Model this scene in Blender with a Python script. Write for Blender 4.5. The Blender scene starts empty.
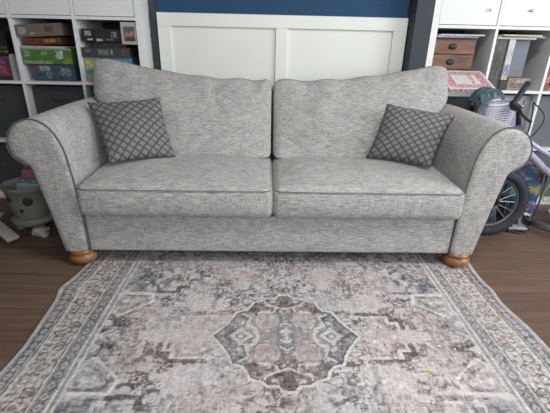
import bpy, math, random
import numpy as np
from mathutils import Vector, Matrix, noise as mnoise

random.seed(7)
S = bpy.context.scene
COL = S.collection
PI = math.pi
X0 = -0.02            # sofa centre line

# ------------------------------------------------------------------ colour
def lin(c):
    return tuple((v / 12.92 if v <= .04045 else ((v + .055) / 1.055) ** 2.4) for v in c)

def rgb(r, g, b):
    return lin((r / 255., g / 255., b / 255.)) + (1.0,)

# ------------------------------------------------------------------ materials
def base_mat(name, rough=.6, metal=0.):
    m = bpy.data.materials.new(name)
    m.use_nodes = True
    nt = m.node_tree
    b = nt.nodes['Principled BSDF']
    b.inputs['Roughness'].default_value = rough
    b.inputs['Metallic'].default_value = metal
    return m, nt, b

def nd(nt, t, **kw):
    n = nt.nodes.new(t)
    for k, v in kw.items():
        setattr(n, k, v)
    return n

def mth(nt, op, a, b=None, c=None):
    n = nt.nodes.new('ShaderNodeMath'); n.operation = op
    for i, v in enumerate((a, b, c)):
        if v is None: continue
        if hasattr(v, 'links'): nt.links.new(v, n.inputs[i])
        else: n.inputs[i].default_value = v
    return n.outputs[0]

def ramp(nt, fac, stops):
    r = nd(nt, 'ShaderNodeValToRGB')
    e = r.color_ramp.elements
    while len(e) < len(stops): e.new(.5)
    for el, (p, c) in zip(e, stops):
        el.position = p; el.color = c
    nt.links.new(fac, r.inputs[0])
    return r.outputs[0]

def noise(nt, scale, detail=3, mapping=None, rough=.55):
    tc = nd(nt, 'ShaderNodeTexCoord'); mp = nd(nt, 'ShaderNodeMapping')
    nt.links.new(tc.outputs['Object'], mp.inputs[0])
    if mapping: mp.inputs['Scale'].default_value = mapping
    n = nd(nt, 'ShaderNodeTexNoise')
    n.inputs['Scale'].default_value = scale; n.inputs['Detail'].default_value = detail
    n.inputs['Roughness'].default_value = rough
    nt.links.new(mp.outputs[0], n.inputs['Vector'])
    return n.outputs['Fac']

def plain(name, c, rough=.55, metal=0., var=.08, scale=18, bump=0.):
    m, nt, b = base_mat(name, rough, metal)
    lo = tuple(v * (1 - var) for v in c[:3]) + (1,); hi = tuple(min(1, v * (1 + var)) for v in c[:3]) + (1,)
    f = noise(nt, scale)
    nt.links.new(ramp(nt, f, [(.35, lo), (.65, hi)]), b.inputs['Base Color'])
    if bump:
        bp = nd(nt, 'ShaderNodeBump'); bp.inputs['Strength'].default_value = bump; bp.inputs['Distance'].default_value = .002
        nt.links.new(f, bp.inputs['Height']); nt.links.new(bp.outputs[0], b.inputs['Normal'])
    return m

def attr_mat(name, rough=.55, fine=0.0):
    m, nt, b = base_mat(name, rough)
    a = nd(nt, 'ShaderNodeAttribute', attribute_name='Col')
    if fine:
        f1 = noise(nt, 1, 2, (90, 420, 1)); f2 = noise(nt, 1, 2, (420, 90, 1)); f3 = noise(nt, 160, 2)
        s = mth(nt, 'ADD', mth(nt, 'ADD', f1, f2), f3)
        k = mth(nt, 'MULTIPLY_ADD', s, fine, 1 - 1.5 * fine)
        mx = nd(nt, 'ShaderNodeVectorMath', operation='SCALE')
        nt.links.new(a.outputs['Color'], mx.inputs[0]); nt.links.new(k, mx.inputs['Scale'])
        nt.links.new(mx.outputs[0], b.inputs['Base Color'])
        bp = nd(nt, 'ShaderNodeBump'); bp.inputs['Strength'].default_value = .25; bp.inputs['Distance'].default_value = .002
        nt.links.new(s, bp.inputs['Height']); nt.links.new(bp.outputs[0], b.inputs['Normal'])
    else:
        nt.links.new(a.outputs['Color'], b.inputs['Base Color'])
    return m

def fabric(name, dark, mid, light):
    m, nt, b = base_mat(name, .95)
    b.inputs['Specular IOR Level'].default_value = .15
    b.inputs['Sheen Weight'].default_value = .15
    f1 = noise(nt, 1, 2, (26, 240, 240), .6)
    f2 = noise(nt, 1, 2, (250, 250, 30), .6)
    f3 = noise(nt, 1, 2, (250, 30, 250), .6)
    f4 = noise(nt, 14, 3)
    s = mth(nt, 'MULTIPLY_ADD', f2, .85, mth(nt, 'MULTIPLY', f1, 1.25))
    s = mth(nt, 'MULTIPLY_ADD', f3, .7, s)
    s = mth(nt, 'MULTIPLY_ADD', f4, .35, s)
    fac = mth(nt, 'MULTIPLY_ADD', s, 1.25, -1.47)
    nt.links.new(ramp(nt, fac, [(.12, dark), (.5, mid), (.88, light)]), b.inputs['Base Color'])
    bp = nd(nt, 'ShaderNodeBump'); bp.inputs['Strength'].default_value = .3; bp.inputs['Distance'].default_value = .002
    nt.links.new(s, bp.inputs['Height']); nt.links.new(bp.outputs[0], b.inputs['Normal'])
    return m

M = {}
M['fabric'] = fabric('grey_slub_weave', rgb(128, 126, 127), rgb(162, 160, 158), rgb(190, 188, 184))
M['piping'] = plain('dark_piping', rgb(92, 90, 90), .9)
M['soft_piping'] = plain('grey_piping', rgb(122, 120, 120), .9)
M['white'] = plain('white_melamine', rgb(226, 228, 228), .35, var=.02, scale=3)
M['white_paint'] = plain('white_satin_paint', rgb(226, 228, 222), .4, var=.02, scale=4)
M['slate'] = plain('slate_wall_paint', rgb(60, 66, 72), .8, var=.05, scale=6)
M['blue'] = plain('blue_wall_paint', rgb(28, 66, 100), .8, var=.04, scale=5)
M['plaster'] = plain('pale_wall_paint', rgb(205, 205, 200), .9, var=.02, scale=4)
M['char'] = plain('charcoal_fabric', rgb(62, 66, 68), .9, var=.12, scale=60)
M['grey_insert'] = plain('grey_insert', rgb(104, 108, 114), .7, var=.05, scale=20)
M['grey_light'] = plain('pale_grey_insert', rgb(150, 152, 156), .7, var=.05, scale=20)
M['steel'] = plain('brushed_steel', rgb(190, 190, 195), .3, .9, var=.05)
M['black'] = plain('black_plastic', rgb(30, 31, 34), .5)
M['rim_grey'] = plain('grey_rim', rgb(96, 98, 104), .5, .3)
M['rubber'] = plain('tyre_rubber', rgb(42, 48, 58), .8, bump=.5, scale=90)
M['paper'] = plain('white_paper', rgb(215, 215, 208), .7, var=.06, scale=30)
M['attr'] = attr_mat('printed_card', .45)

def wood_mat(name, dark, light, scale=(3, 30, 30), rough=.4):
    m, nt, b = base_mat(name, rough)
    f = noise(nt, 3, 4, scale, .6)
    nt.links.new(ramp(nt, f, [(.3, dark), (.7, light)]), b.inputs['Base Color'])
    return m
M['foot'] = wood_mat('varnished_oak', rgb(118, 78, 48), rgb(158, 110, 68), (8, 8, 1), .35)
M['chest'] = wood_mat('worn_chest_wood', rgb(80, 54, 42), rgb(134, 98, 78), (2, 2, 14), .5)

def floor_mat():
    m, nt, b = base_mat('dark_wood_planks', .42)
    tc = nd(nt, 'ShaderNodeTexCoord'); mp = nd(nt, 'ShaderNodeMapping')
    nt.links.new(tc.outputs['Object'], mp.inputs[0])
    br = nd(nt, 'ShaderNodeTexBrick')
    nt.links.new(mp.outputs[0], br.inputs['Vector'])
    br.offset = .37; br.inputs['Scale'].default_value = 1
    br.inputs['Brick Width'].default_value = 1.25; br.inputs['Row Height'].default_value = .125
    br.inputs['Mortar Size'].default_value = .0018; br.inputs['Mortar Smooth'].default_value = .3
    br.inputs['Color1'].default_value = rgb(112, 90, 76); br.inputs['Color2'].default_value = rgb(96, 77, 66)
    br.inputs['Mortar'].default_value = rgb(74, 59, 50)
    g = noise(nt, 1, 5, (2.2, 45, 1), .65)
    k = mth(nt, 'MULTIPLY_ADD', g, 1.5, .25)
    v = nd(nt, 'ShaderNodeVectorMath', operation='SCALE')
    nt.links.new(br.outputs['Color'], v.inputs[0]); nt.links.new(k, v.inputs['Scale'])
    nt.links.new(v.outputs[0], b.inputs['Base Color'])
    return m
M['floor'] = floor_mat()

def lattice_mat():
    m, nt, b = base_mat('diamond_lattice_fabric', .85)
    uv = nd(nt, 'ShaderNodeUVMap', uv_map='UVMap'); sp = nd(nt, 'ShaderNodeSeparateXYZ')
    nt.links.new(uv.outputs[0], sp.inputs[0])
    u = mth(nt, 'MULTIPLY', sp.outputs[0], 7.2); v = mth(nt, 'MULTIPLY', sp.outputs[1], 7.8)
    def tri(x):                       # distance from lattice line, 0 .. .5
        f = mth(nt, 'FRACT', x)
        return mth(nt, 'MINIMUM', f, mth(nt, 'SUBTRACT', 1, f))
    p = tri(mth(nt, 'ADD', u, v)); q = tri(mth(nt, 'ADD', mth(nt, 'SUBTRACT', u, v), 20))
    d = mth(nt, 'MINIMUM', p, q)
    n = noise(nt, 130, 3)
    d2 = mth(nt, 'MULTIPLY_ADD', mth(nt, 'SUBTRACT', n, .5), .22, d)
    c = ramp(nt, mth(nt, 'MULTIPLY', d2, 2), [(.0, rgb(70, 70, 74)), (.15, rgb(76, 76, 80)), (.36, rgb(112, 113, 115)), (.72, rgb(130, 131, 132)), (.93, rgb(92, 93, 96))])
    nt.links.new(c, b.inputs['Base Color'])
    bp = nd(nt, 'ShaderNodeBump'); bp.inputs['Strength'].default_value = .4; bp.inputs['Distance'].default_value = .003
    nt.links.new(d2, bp.inputs['Height']); nt.links.new(bp.outputs[0], b.inputs['Normal'])
    return m
M['lattice'] = lattice_mat()

# ------------------------------------------------------------------ mesh helpers
class G:
    def __init__(s): s.v = []; s.f = []; s.uv = None; s.col = None
    def add(s, v, f):
        o = len(s.v); s.v += [tuple(p) for p in v]; s.f += [tuple(i + o for i in q) for q in f]; return s

def box(g, x0, x1, y0, y1, z0, z1, mat=None):
    v = [(x, y, z) for x in (x0, x1) for y in (y0, y1) for z in (z0, z1)]
    if mat is not None: v = [mat @ Vector(p) for p in v]
    return g.add(v, [(0, 1, 3, 2), (4, 6, 7, 5), (0, 4, 5, 1), (2, 3, 7, 6), (0, 2, 6, 4), (1, 5, 7, 3)])

def frame_of(t):
    t = t.normalized(); a = Vector((0, 0, 1)) if abs(t.z) < .9 else Vector((1, 0, 0))
    u = t.cross(a).normalized(); return u, t.cross(u).normalized()

def tube(g, pts, r, n=8, closed=False):
    pts = [Vector(p) for p in pts]; N = len(pts); v = []; f = []; pu = None
    for i, p in enumerate(pts):
        if closed: t = pts[(i + 1) % N] - pts[i - 1]
        else: t = pts[min(i + 1, N - 1)] - pts[max(i - 1, 0)]
        t.normalize()
        if pu is None: u, w = frame_of(t)
        else:
            u = (pu - t * pu.dot(t)).normalized(); w = t.cross(u)
        pu = u; rr = r[i] if isinstance(r, (list, tuple)) else r
        v += [p + u * math.cos(a) * rr + w * math.sin(a) * rr for a in [2 * PI * k / n for k in range(n)]]
    for i in range(N if closed else N - 1):
        for k in range(n):
            a = i * n + k; b = i * n + (k + 1) % n; j = ((i + 1) % N) * n
            f.append((a, b, j + (k + 1) % n, j + k))
    if not closed: f += [tuple(range(n))[::-1], tuple((N - 1) * n + k for k in range(n))]
    return g.add(v, f)

def lathe(g, prof, c, n=28, M4=None):
    v = []; f = []
    for r, z in prof:
        for k in range(n):
            a = 2 * PI * k / n; p = Vector((r * math.cos(a), r * math.sin(a), z))
            if M4 is not None: p = M4 @ p
            v.append(p + Vector(c))
    for i in range(len(prof) - 1):
        for k in range(n):
            f.append((i * n + k, i * n + (k + 1) % n, (i + 1) * n + (k + 1) % n, (i + 1) * n + k))
    f += [tuple(range(n))[::-1], tuple((len(prof) - 1) * n + k for k in range(n))]
    return g.add(v, f)

def smooth_path(pts, n=8, closed=False):
    P = [Vector(p) for p in pts]; out = []; N = len(P)
    for i in range(N if closed else N - 1):
        if closed: a, b, c, d = P[i - 1], P[i], P[(i + 1) % N], P[(i + 2) % N]
        else: a, b, c, d = P[max(i - 1, 0)], P[i], P[i + 1], P[min(i + 2, N - 1)]
        for k in range(n):
            t = k / n
            out.append(.5 * ((2 * b) + (c - a) * t + (2 * a - 5 * b + 4 * c - d) * t * t + (3 * b - a - 3 * c + d) * t ** 3))
    if not closed: out.append(P[-1])
    return out

def roundbox(hx, hy, hz, r, nx, ny, nz):
    """surface grid of a rounded box; yields (unit cube pos, rounded pos)"""
    idx = {}; V = []; U = []; F = []
    def vid(i, j, k):
        key = (i, j, k)
        if key not in idx:
            u = Vector((2 * i / nx - 1, 2 * j / ny - 1, 2 * k / nz - 1))
            # denser towards the edges
            e = Vector((math.sin(u.x * PI / 2) * .35 + u.x * .65, math.sin(u.y * PI / 2) * .35 + u.y * .65, math.sin(u.z * PI / 2) * .35 + u.z * .65))
            p = Vector((e.x * hx, e.y * hy, e.z * hz))
            q = Vector((max(-hx + r, min(hx - r, p.x)), max(-hy + r, min(hy - r, p.y)), max(-hz + r, min(hz - r, p.z))))
            d = p - q
            if d.length > 1e-9: p = q + d.normalized() * r
            idx[key] = len(V); V.append(p); U.append(e)
        return idx[key]
    for i in range(nx):
        for j in range(ny):
            F.append((vid(i, j, 0), vid(i, j + 1, 0), vid(i + 1, j + 1, 0), vid(i + 1, j, 0)))
            F.append((vid(i, j, nz), vid(i + 1, j, nz), vid(i + 1, j + 1, nz), vid(i, j + 1, nz)))
    for i in range(nx):
        for k in range(nz):
            F.append((vid(i, 0, k), vid(i + 1, 0, k), vid(i + 1, 0, k + 1), vid(i, 0, k + 1)))
            F.append((vid(i, ny, k), vid(i, ny, k + 1), vid(i + 1, ny, k + 1), vid(i + 1, ny, k)))
    for j in range(ny):
        for k in range(nz):
            F.append((vid(0, j, k), vid(0, j, k + 1), vid(0, j + 1, k + 1), vid(0, j + 1, k)))
            F.append((vid(nx, j, k), vid(nx, j + 1, k), vid(nx, j + 1, k + 1), vid(nx, j, k + 1)))
    return U, V, F

def fix_normals(me):
    import bmesh
    bm = bmesh.new(); bm.from_mesh(me); bmesh.ops.recalc_face_normals(bm, faces=bm.faces); bm.to_mesh(me); bm.free()

def obj(name, g, mat, parent=None, smooth=False, bevel=0, loc=None, recalc=True):
    if parent is not None: o0 = Vector(parent['_o'])
    elif loc is not None: o0 = Vector(loc)
    else:
        xs = [p[0] for p in g.v]; ys = [p[1] for p in g.v]; zs = [p[2] for p in g.v]
        o0 = Vector(((min(xs) + max(xs)) / 2, (min(ys) + max(ys)) / 2, min(zs)))
    me = bpy.data.meshes.new(name)
    me.from_pydata([tuple(Vector(p) - o0) for p in g.v], [], g.f)
    if recalc and g.uv is None and g.col is None: fix_normals(me)
    me.materials.append(M[mat] if isinstance(mat, str) else mat)
    if smooth:
        for p in me.polygons: p.use_smooth = True
    if g.uv is not None:
        ul = me.uv_layers.new(name='UVMap')
        for l in me.loops: ul.data[l.index].uv = g.uv[l.vertex_index]
    if g.col is not None:
        ca = me.color_attributes.new('Col', 'FLOAT_COLOR', 'POINT')
        ca.data.foreach_set('color', np.array(g.col, dtype=np.float32).ravel())
    me.update()
    o = bpy.data.objects.new(name, me); COL.objects.link(o); o['_o'] = tuple(o0)
    if parent is not None: o.parent = parent
    else: o.location = o0
    if bevel:
        b = o.modifiers.new('bevel', 'BEVEL'); b.width = bevel; b.segments = 2; b.limit_method = 'ANGLE'
        for p in me.polygons: p.use_smooth = True
        o.modifiers.new('wn', 'WEIGHTED_NORMAL')
    return o

def tag(o, label, cat, group=None):
    o['label'] = label; o['category'] = cat
    if group: o['group'] = group
    return o

def thing(name, label, cat, loc, group=None):
    o = bpy.data.objects.new(name, None); COL.objects.link(o); o.location = loc; o['_o'] = tuple(loc)
    o.empty_display_size = .05
    return tag(o, label, cat, group)

def struct(name, g, mat, parent=None, bevel=0):
    o = obj(name, g, mat, parent, bevel=bevel)
    if parent is None: o['kind'] = 'structure'
    return o

# printed card: a box whose faces are finely gridded and coloured point by point
def printed_box(name, x0, x1, y0, y1, z0, z1, front, side, parent=None, rot=0, top=None, nx=44, nz=16, ny=10, yaw=0):
    cx, cy, cz = (x0 + x1) / 2, (y0 + y1) / 2, z0
    R = Matrix.Translation((cx, cy, cz)) @ Matrix.Rotation(yaw, 4, 'Z') @ Matrix.Rotation(rot, 4, 'Y') @ Matrix.Translation((-cx, -cy, -cz))
    g = G(); g.col = []
    def face(fn, nu, nv, pos):
        o = len(g.v)
        for j in range(nv + 1):
            for i in range(nu + 1):
                u, v = i / nu, j / nv
                g.v.append(tuple(R @ Vector(pos(u, v)))); g.col.append(rgb(*fn(u, v)))
        for j in range(nv):
            for i in range(nu):
                a = o + j * (nu + 1) + i; g.f.append((a, a + 1, a + nu + 2, a + nu + 1))
    L = lambda a, b, t: a + (b - a) * t
    sd = lambda u, v: side
    face(front, nx, nz, lambda u, v: (L(x0, x1, u), y0, L(z0, z1, v)))
    face(sd, 1, 1, lambda u, v: (L(x1, x0, u), y1, L(z0, z1, v)))
    face(sd, 1, 1, lambda u, v: (x1, L(y0, y1, u), L(z0, z1, v)))
    face(sd, 1, 1, lambda u, v: (x0, L(y1, y0, u), L(z0, z1, v)))
    face(top or sd, nx if top else 1, ny * 2 if top else 1, lambda u, v: (L(x0, x1, u), L(y0, y1, v), z1))
    face(sd, 1, 1, lambda u, v: (L(x0, x1, u), L(y1, y0, v), z0))
    return obj(name, g, 'attr', parent)

def hsh(i, j, s=0):
    return random.Random(i * 7919 + j * 104729 + s * 1299721).random()

def patches(base, marks, mott=8, s=1, gx=24, gy=8):
    """marks: (u0,u1,v0,v1,colour[,density])"""
    def fn(u, v):
        c = base
        for mk in marks:
            if mk[0] <= u <= mk[1] and mk[2] <= v <= mk[3]:
                if len(mk) < 6 or hsh(int(u * 44), int(v * 14), s) < mk[5]: c = mk[4]
        d = (hsh(int(u * gx), int(v * gy), s + 5) - .5) * 2 * mott
        gr = sum(c) / 3
        return tuple(max(0, min(255, (q * .86 + gr * .14) * .9 + d)) for q in c)
    return fn

# ------------------------------------------------------------------ room
XL, XR, YF, YB, ZC = -2.35, 3.1, -4.2, .40, 2.4
struct('floor', box(G(), XL, XR, YF, YB, -.05, 0), 'floor')
struct('ceiling', box(G(), XL, XR, YF, YB, ZC, ZC + .05), 'plaster')
struct('wall_back', box(G(), XL, XR, YB, YB + .1, 0, ZC), 'slate')
struct('wall_left', box(G(), XL - .1, XL, YF, YB, 0, ZC), 'slate')
# right wall with a window opening y -2.7..-.95, z .85..2.15
WY0, WY1, WZ0, WZ1 = -2.9, -1.1, .8, 2.15
g = G()
box(g, XR, XR + .1, YF, WY0, 0, ZC); box(g, XR, XR + .1, WY1, YB, 0, ZC)
box(g, XR, XR + .1, WY0, WY1, 0, WZ0); box(g, XR, XR + .1, WY0, WY1, WZ1, ZC)
struct('wall_right', g, 'plaster')
# front wall with a broad window
FX0, FX1, FZ0, FZ1 = -.4, 2.0, .85, 2.25
g = G()
box(g, XL, FX0, YF - .1, YF, 0, ZC); box(g, FX1, XR, YF - .1, YF, 0, ZC)
box(g, FX0, FX1, YF - .1, YF, 0, FZ0); box(g, FX0, FX1, YF - .1, YF, FZ1, ZC)
struct('wall_front', g, 'plaster')
def win(name, a0, a1, z0, z1, plane, axis):
    g = G(); t = .05
    def bar(p0, p1, q0, q1):
        if axis == 'x': box(g, plane, plane + .06, p0, p1, q0, q1)
        else: box(g, p0, p1, plane - .06, plane, q0, q1)
    bar(a0, a1, z0, z0 + t); bar(a0, a1, z1 - t, z1)
    bar(a0, a0 + t, z0, z1); bar(a1 - t, a1, z0, z1); m = (a0 + a1) / 2; bar(m - t / 2, m + t / 2, z0, z1)
    return struct(name, g, 'white_paint')
win('window_1', WY0, WY1, WZ0, WZ1, XR, 'x')
win('window_2', FX0, FX1, FZ0, FZ1, YF, 'y')

# chimney breast between the two shelving units, with white panelling on it
struct('wall_chimney', box(G(), -.745, .872, .142, YB, 0, ZC), 'slate')
struct('wall_pier', box(G(), .782, .874, .004, .142, 0, ZC), 'slate')
struct('wall_blue', box(G(), -.692, .775, .126, .142, 1.10, ZC), 'blue')
g = box(G(), -.692, .773, .116, .142, 0, 1.10)
pan = struct('trim_1', g, 'white_paint')
zt, zr = 1.122, 1.056
for a, b, c, d in ((-.694, .775, zr, zt), (-.694, -.622, .2, zr), (-.002, .068, .2, zr), (.694, .775, .2, zr), (-.694, .775, .0, .2)):
    struct('rail' if b - a > .5 else 'stile', box(G(), a, b, .100, .116, c, d), 'white_paint', pan, bevel=.0015)
struct('ledge', box(G(), -.694, .775, .100, .142, zt, zt + .004), 'white_paint', pan)

# ------------------------------------------------------------------ shelving units
P = .351
def shelving(label, dividers, xl, xr, y0, rows=5):
    t = thing('shelving_unit', label, 'shelving unit', ((xl + xr) / 2, y0, 0), 'white cube shelving units')
    D = .39; zt = .038 + rows * .335 + (rows - 1) * .016
    side = lambda a, b: obj('side_panel', box(G(), a, b, y0, y0 + D, .038, zt), 'white', t, bevel=.001)
    side(xl, xl + .038); side(xr - .038, xr)
    obj('bottom_board', box(G(), xl, xr, y0, y0 + D, 0, .038), 'white', t, bevel=.001)
    obj('top_board', box(G(), xl, xr, y0, y0 + D, zt, zt + .038), 'white', t, bevel=.001)
    for d in dividers: obj('divider', box(G(), d - .008, d + .008, y0 + .001, y0 + D, .038, zt), 'white', t)
    for k in range(1, rows):
        z = .038 + k * P - .016
        obj('shelf', box(G(), xl + .038, xr - .038, y0, y0 + D, z, z + .016), 'white', t)
    return t
DL = [-1.132 - P, -1.132]; DR = [1.26, 1.26 + P, 1.26 + 2 * P]
LU = shelving('white cube shelving unit with board games, left of the panelled wall', DL, -1.132 - P - .343 - .038, -.751, .0)
RU = shelving('white cube shelving unit with chest and papers, right of the panelled wall', DR, .879, 1.26 + 2 * P + .343 + .038, .0)
def door(unit, a, b, row, knob):
    z0 = .038 + row * P + .003; z1 = z0 + .329
    d = obj('cube_door', box(G(), a + .003, b - .003, .004, .022, z0, z1), 'white', unit, bevel=.002)
    if knob is not None:
        obj('knob', lathe(G(), [(.004, 0), (.004, .008), (.008, .011), (.009, .015), (.006, .018), (.001, .019)], (knob, .004, z1 - .25 if row == 3 else z0 + .1), 16,
            Matrix.Rotation(PI / 2, 4, 'X')), 'white' if knob < 1.3 else 'steel', d, True)
def cells(ds, xl, xr):
    e = [xl + .03] + ds + [xr - .03]
    return [(e[i] + .008, e[i + 1] - .008) for i in range(len(e) - 1)]
CL = cells(DL, -1.132 - P - .343 - .038, -.751); CR = cells(DR, .879, 1.26 + 2 * P + .343 + .038)
for a, b in CL:
    door(LU, a, b, 3, None)
for (a, b), k in zip(CR, (1.197, 1.428, 1.78, 2.1)):
    door(RU, a, b, 3, k)
# grey fabric boxes standing in the lower cells
def fabric_box(a, b, row, mat, label, group):
    z0 = .0385 + row * P
    t = thing('storage_box', label, 'box', ((a + b) / 2, .05, z0), group)
    obj('body', box(G(), a + .006, b - .006, .05, .37, z0, z0 + .318), mat, t, bevel=.006)
    g = G(); tube(g, smooth_path([((a + b) / 2 - .04, .048, z0 + .25), ((a + b) / 2 - .02, .034, z0 + .245), ((a + b) / 2 + .02, .034, z0 + .245), ((a + b) / 2 + .04, .048, z0 + .25)], 4), .005)
    obj('handle', g, mat, t, True)
names = {(0, 1): 'charcoal storage box in the left shelving, far left cell', (1, 1): 'charcoal storage box below the green board game',
         (2, 1): 'charcoal storage box below the turquoise board game', (0, 0): 'charcoal storage box at floor level behind the toy bin, outermost',
         (1, 0): 'charcoal storage box at floor level behind the left sofa arm'}
for (i, r), lb in names.items():
    fabric_box(CL[i][0], CL[i][1], r, 'char', lb, 'charcoal boxes in the left shelving')
namesr = {(0, 1): 'charcoal storage box below the wooden chest', (1, 1): 'grey storage box behind the black handlebar', (2, 1): 'mid grey storage box at the right edge of the photo',
          (1, 0): 'grey storage box at floor level behind the blue backpack', (2, 0): 'grey storage box at floor level, rightmost'}
for (i, r), lb in namesr.items():
    fabric_box(CR[i][0], CR[i][1], r, 'char' if (i, r) == (0, 1) else ('grey_light' if (i, r) == (1, 1) else 'grey_insert'), lb, 'grey boxes in the right shelving')

# ------------------------------------------------------------------ board games on the left
ZS = .7405
bg = 'board games in the left shelving'
o = printed_box('board_game', -1.43, -1.185, .03, .30, ZS, .833, patches((74, 90, 108), [(.02, .14, .7, .92, (150, 60, 55), .8), (.16, .42, .6, .92, (175, 185, 192), .6), (.3, .44, .1, .55, (140, 150, 160), .4), (.68, .9, .35, .75, (150, 165, 172), .6)], 14, 3), (60, 74, 90))
tag(o, 'slate blue board game box at the bottom of the stack', 'board game', bg)
o = printed_box('board_game', -1.463, -1.183, .02, .30, .834, .921, patches((84, 128, 62), [(0, 1, .93, 1, (150, 170, 140)), (.03, .15, .5, .85, (140, 185, 130), .6), (.38, .5, .62, .8, (150, 190, 130), .5), (.68, .82, .35, .85, (206, 216, 200), .7), (.02, .6, .06, .2, (170, 200, 150), .6), (.84, .99, .06, .4, (160, 165, 50), .6), (0, 1, 0, .04, (50, 85, 45))], 8, 4), (64, 104, 52))
tag(o, 'green board game box with white print, above the slate blue one', 'board game', bg)
o = printed_box('board_game', -1.462, -1.222, .022, .28, .9215, .932, patches((205, 196, 196), [(.2, .6, 0, 1, (205, 150, 160), .4)], 6, 5), (190, 186, 186), nz=3)
tag(o, 'thin white and pink box lying on the green board game', 'board game', bg)
o = printed_box('board_game', -1.455, -1.235, .035, .28, .9365, .975, patches((120, 62, 38), [(.55, .85, .35, .8, (214, 130, 60), .8), (0, 1, 0, .2, (66, 40, 36)), (0, .5, .6, 1, (160, 70, 40), .5)], 16, 6), (90, 50, 36), rot=-.05)
tag(o, 'orange and brown flat game box below the taupe one', 'board game', bg)
o = printed_box('board_game', -1.468, -1.208, .015, .28, .983, 1.048, patches((122, 110, 100), [(.05, .22, .25, .8, (176, 174, 168), .75), (.3, .42, .15, .35, (190, 180, 170), .6), (.38, .42, .6, .85, (190, 90, 70)), (.62, .8, .3, .85, (92, 84, 78), .8)], 7, 7), (88, 76, 70), rot=-.06)
tag(o, 'taupe board game box tilted on top of the stack', 'board game', bg)
# far left cell
o = printed_box('board_game', -1.80, -1.545, .03, .30, .8755, .958, patches((38, 38, 40), [(.3, .98, .5, .62, (130, 120, 60), .6), (.3, .98, .2, .32, (170, 150, 50), .7)], 8, 8), (30, 30, 32))
tag(o, 'black board game box with yellow lettering, above the pink one', 'board game', bg)
o = printed_box('board_game', -1.80, -1.555, .03, .28, ZS, .874, patches((130, 56, 88), [(.7, .9, .3, .8, (170, 96, 124), .6), (0, 1, 0, .15, (60, 40, 50))], 12, 9), (110, 40, 70))
tag(o, 'pink board game box at the left edge of the photo', 'board game', bg)
o = printed_box('book', -1.80, -1.56, .05, .28, .9585, 1.0, patches((48, 46, 42), [(.2, .9, .3, .6, (120, 110, 60), .4)], 6, 10), (44, 42, 40))
tag(o, 'dark flat book lying on the black board game', 'book')
bk = 'pale upright books beside the pink board game'
for k, (a, w, h, c) in enumerate(((-1.551, .018, .145, (196, 194, 190)), (-1.531, .014, .140, (170, 168, 168)), (-1.514, .016, .128, (204, 204, 202)))):
    o = printed_box('book', a, a + w, .03, .25, ZS, ZS + h, patches(c, [(.3, .7, .1, .9, tuple(q - 12 for q in c), .4)], 4, 20 + k), c, nx=3, nz=14)
    tag(o, ['pale grey upright book touching the pink board game', 'thin mid grey upright book in the middle of three', 'white upright book next to the shelf divider, right of the grey ones'][k], 'book', bk)
# cell behind the back cushion
o = printed_box('board_game', -1.115, -.845, .03, .30, ZS, .879, patches((92, 160, 178), [(.0, .3, .45, .95, (196, 190, 70), .7), (.06, .28, .1, .5, (90, 120, 80), .6), (0, .9, 0, .22, (200, 130, 70), .8), (.5, .95, .3, .6, (120, 185, 200), .6)], 16, 11), (60, 120, 140))
tag(o, 'turquoise board game box with yellow and orange art', 'board game', bg)
o = printed_box('board_game', -1.122, -.845, .015, .30, .880, .931, patches((70, 70, 74), [(.08, .2, .5, .8, (130, 134, 138), .6), (.36, .55, .25, .75, (165, 160, 150), .45), (.6, .64, .3, .8, (160, 150, 150)), (.82, .9, .2, .8, (150, 70, 84), .6)], 9, 12), (58, 58, 62))
tag(o, 'dark grey board game box lying on the turquoise one', 'board game', bg)
o = printed_box('board_game', -1.06, -.87, .05, .29, .932, .962, patches((62, 62, 64), [(.3, .9, .3, .8, (92, 92, 94), .4)], 8, 13), (56, 56, 58))
tag(o, 'narrow dark board game box squeezed below the black one', 'board game', bg)
o = printed_box('board_game', -1.108, -.882, .02, .28, .963, 1.028, patches((36, 38, 42), [(.08, .24, .45, .85, (176, 178, 180), .75), (.74, .9, .3, .78, (150, 152, 156), .6), (.28, .7, .45, .6, (80, 82, 86), .5), (.12, .26, .08, .22, (210, 210, 210), .9), (.36, .52, .06, .2, (190, 190, 190), .9), (.6, .78, .08, .22, (120, 120, 124), .8)], 4, 14), (30, 32, 36))
tag(o, 'black board game box with white squares, topmost beside the photo card', 'board game', bg)
t = thing('picture_card', 'white framed picture card standing beside the black board game', 'picture', (-.835, .01, .94))
printed_box('card', -.877, -.793, .004, .014, .951, 1.066, patches((188, 186, 180), [(.18, .9, .12, .8, (120, 92, 82), 1), (.2, .9, .35, .6, (166, 140, 122), .7), (.3, .9, .14, .3, (70, 52, 50), .7), (.2, .9, .68, .8, (96, 98, 100), .8)], 5, 15), (180, 180, 176), t, nx=16, nz=18)

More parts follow.
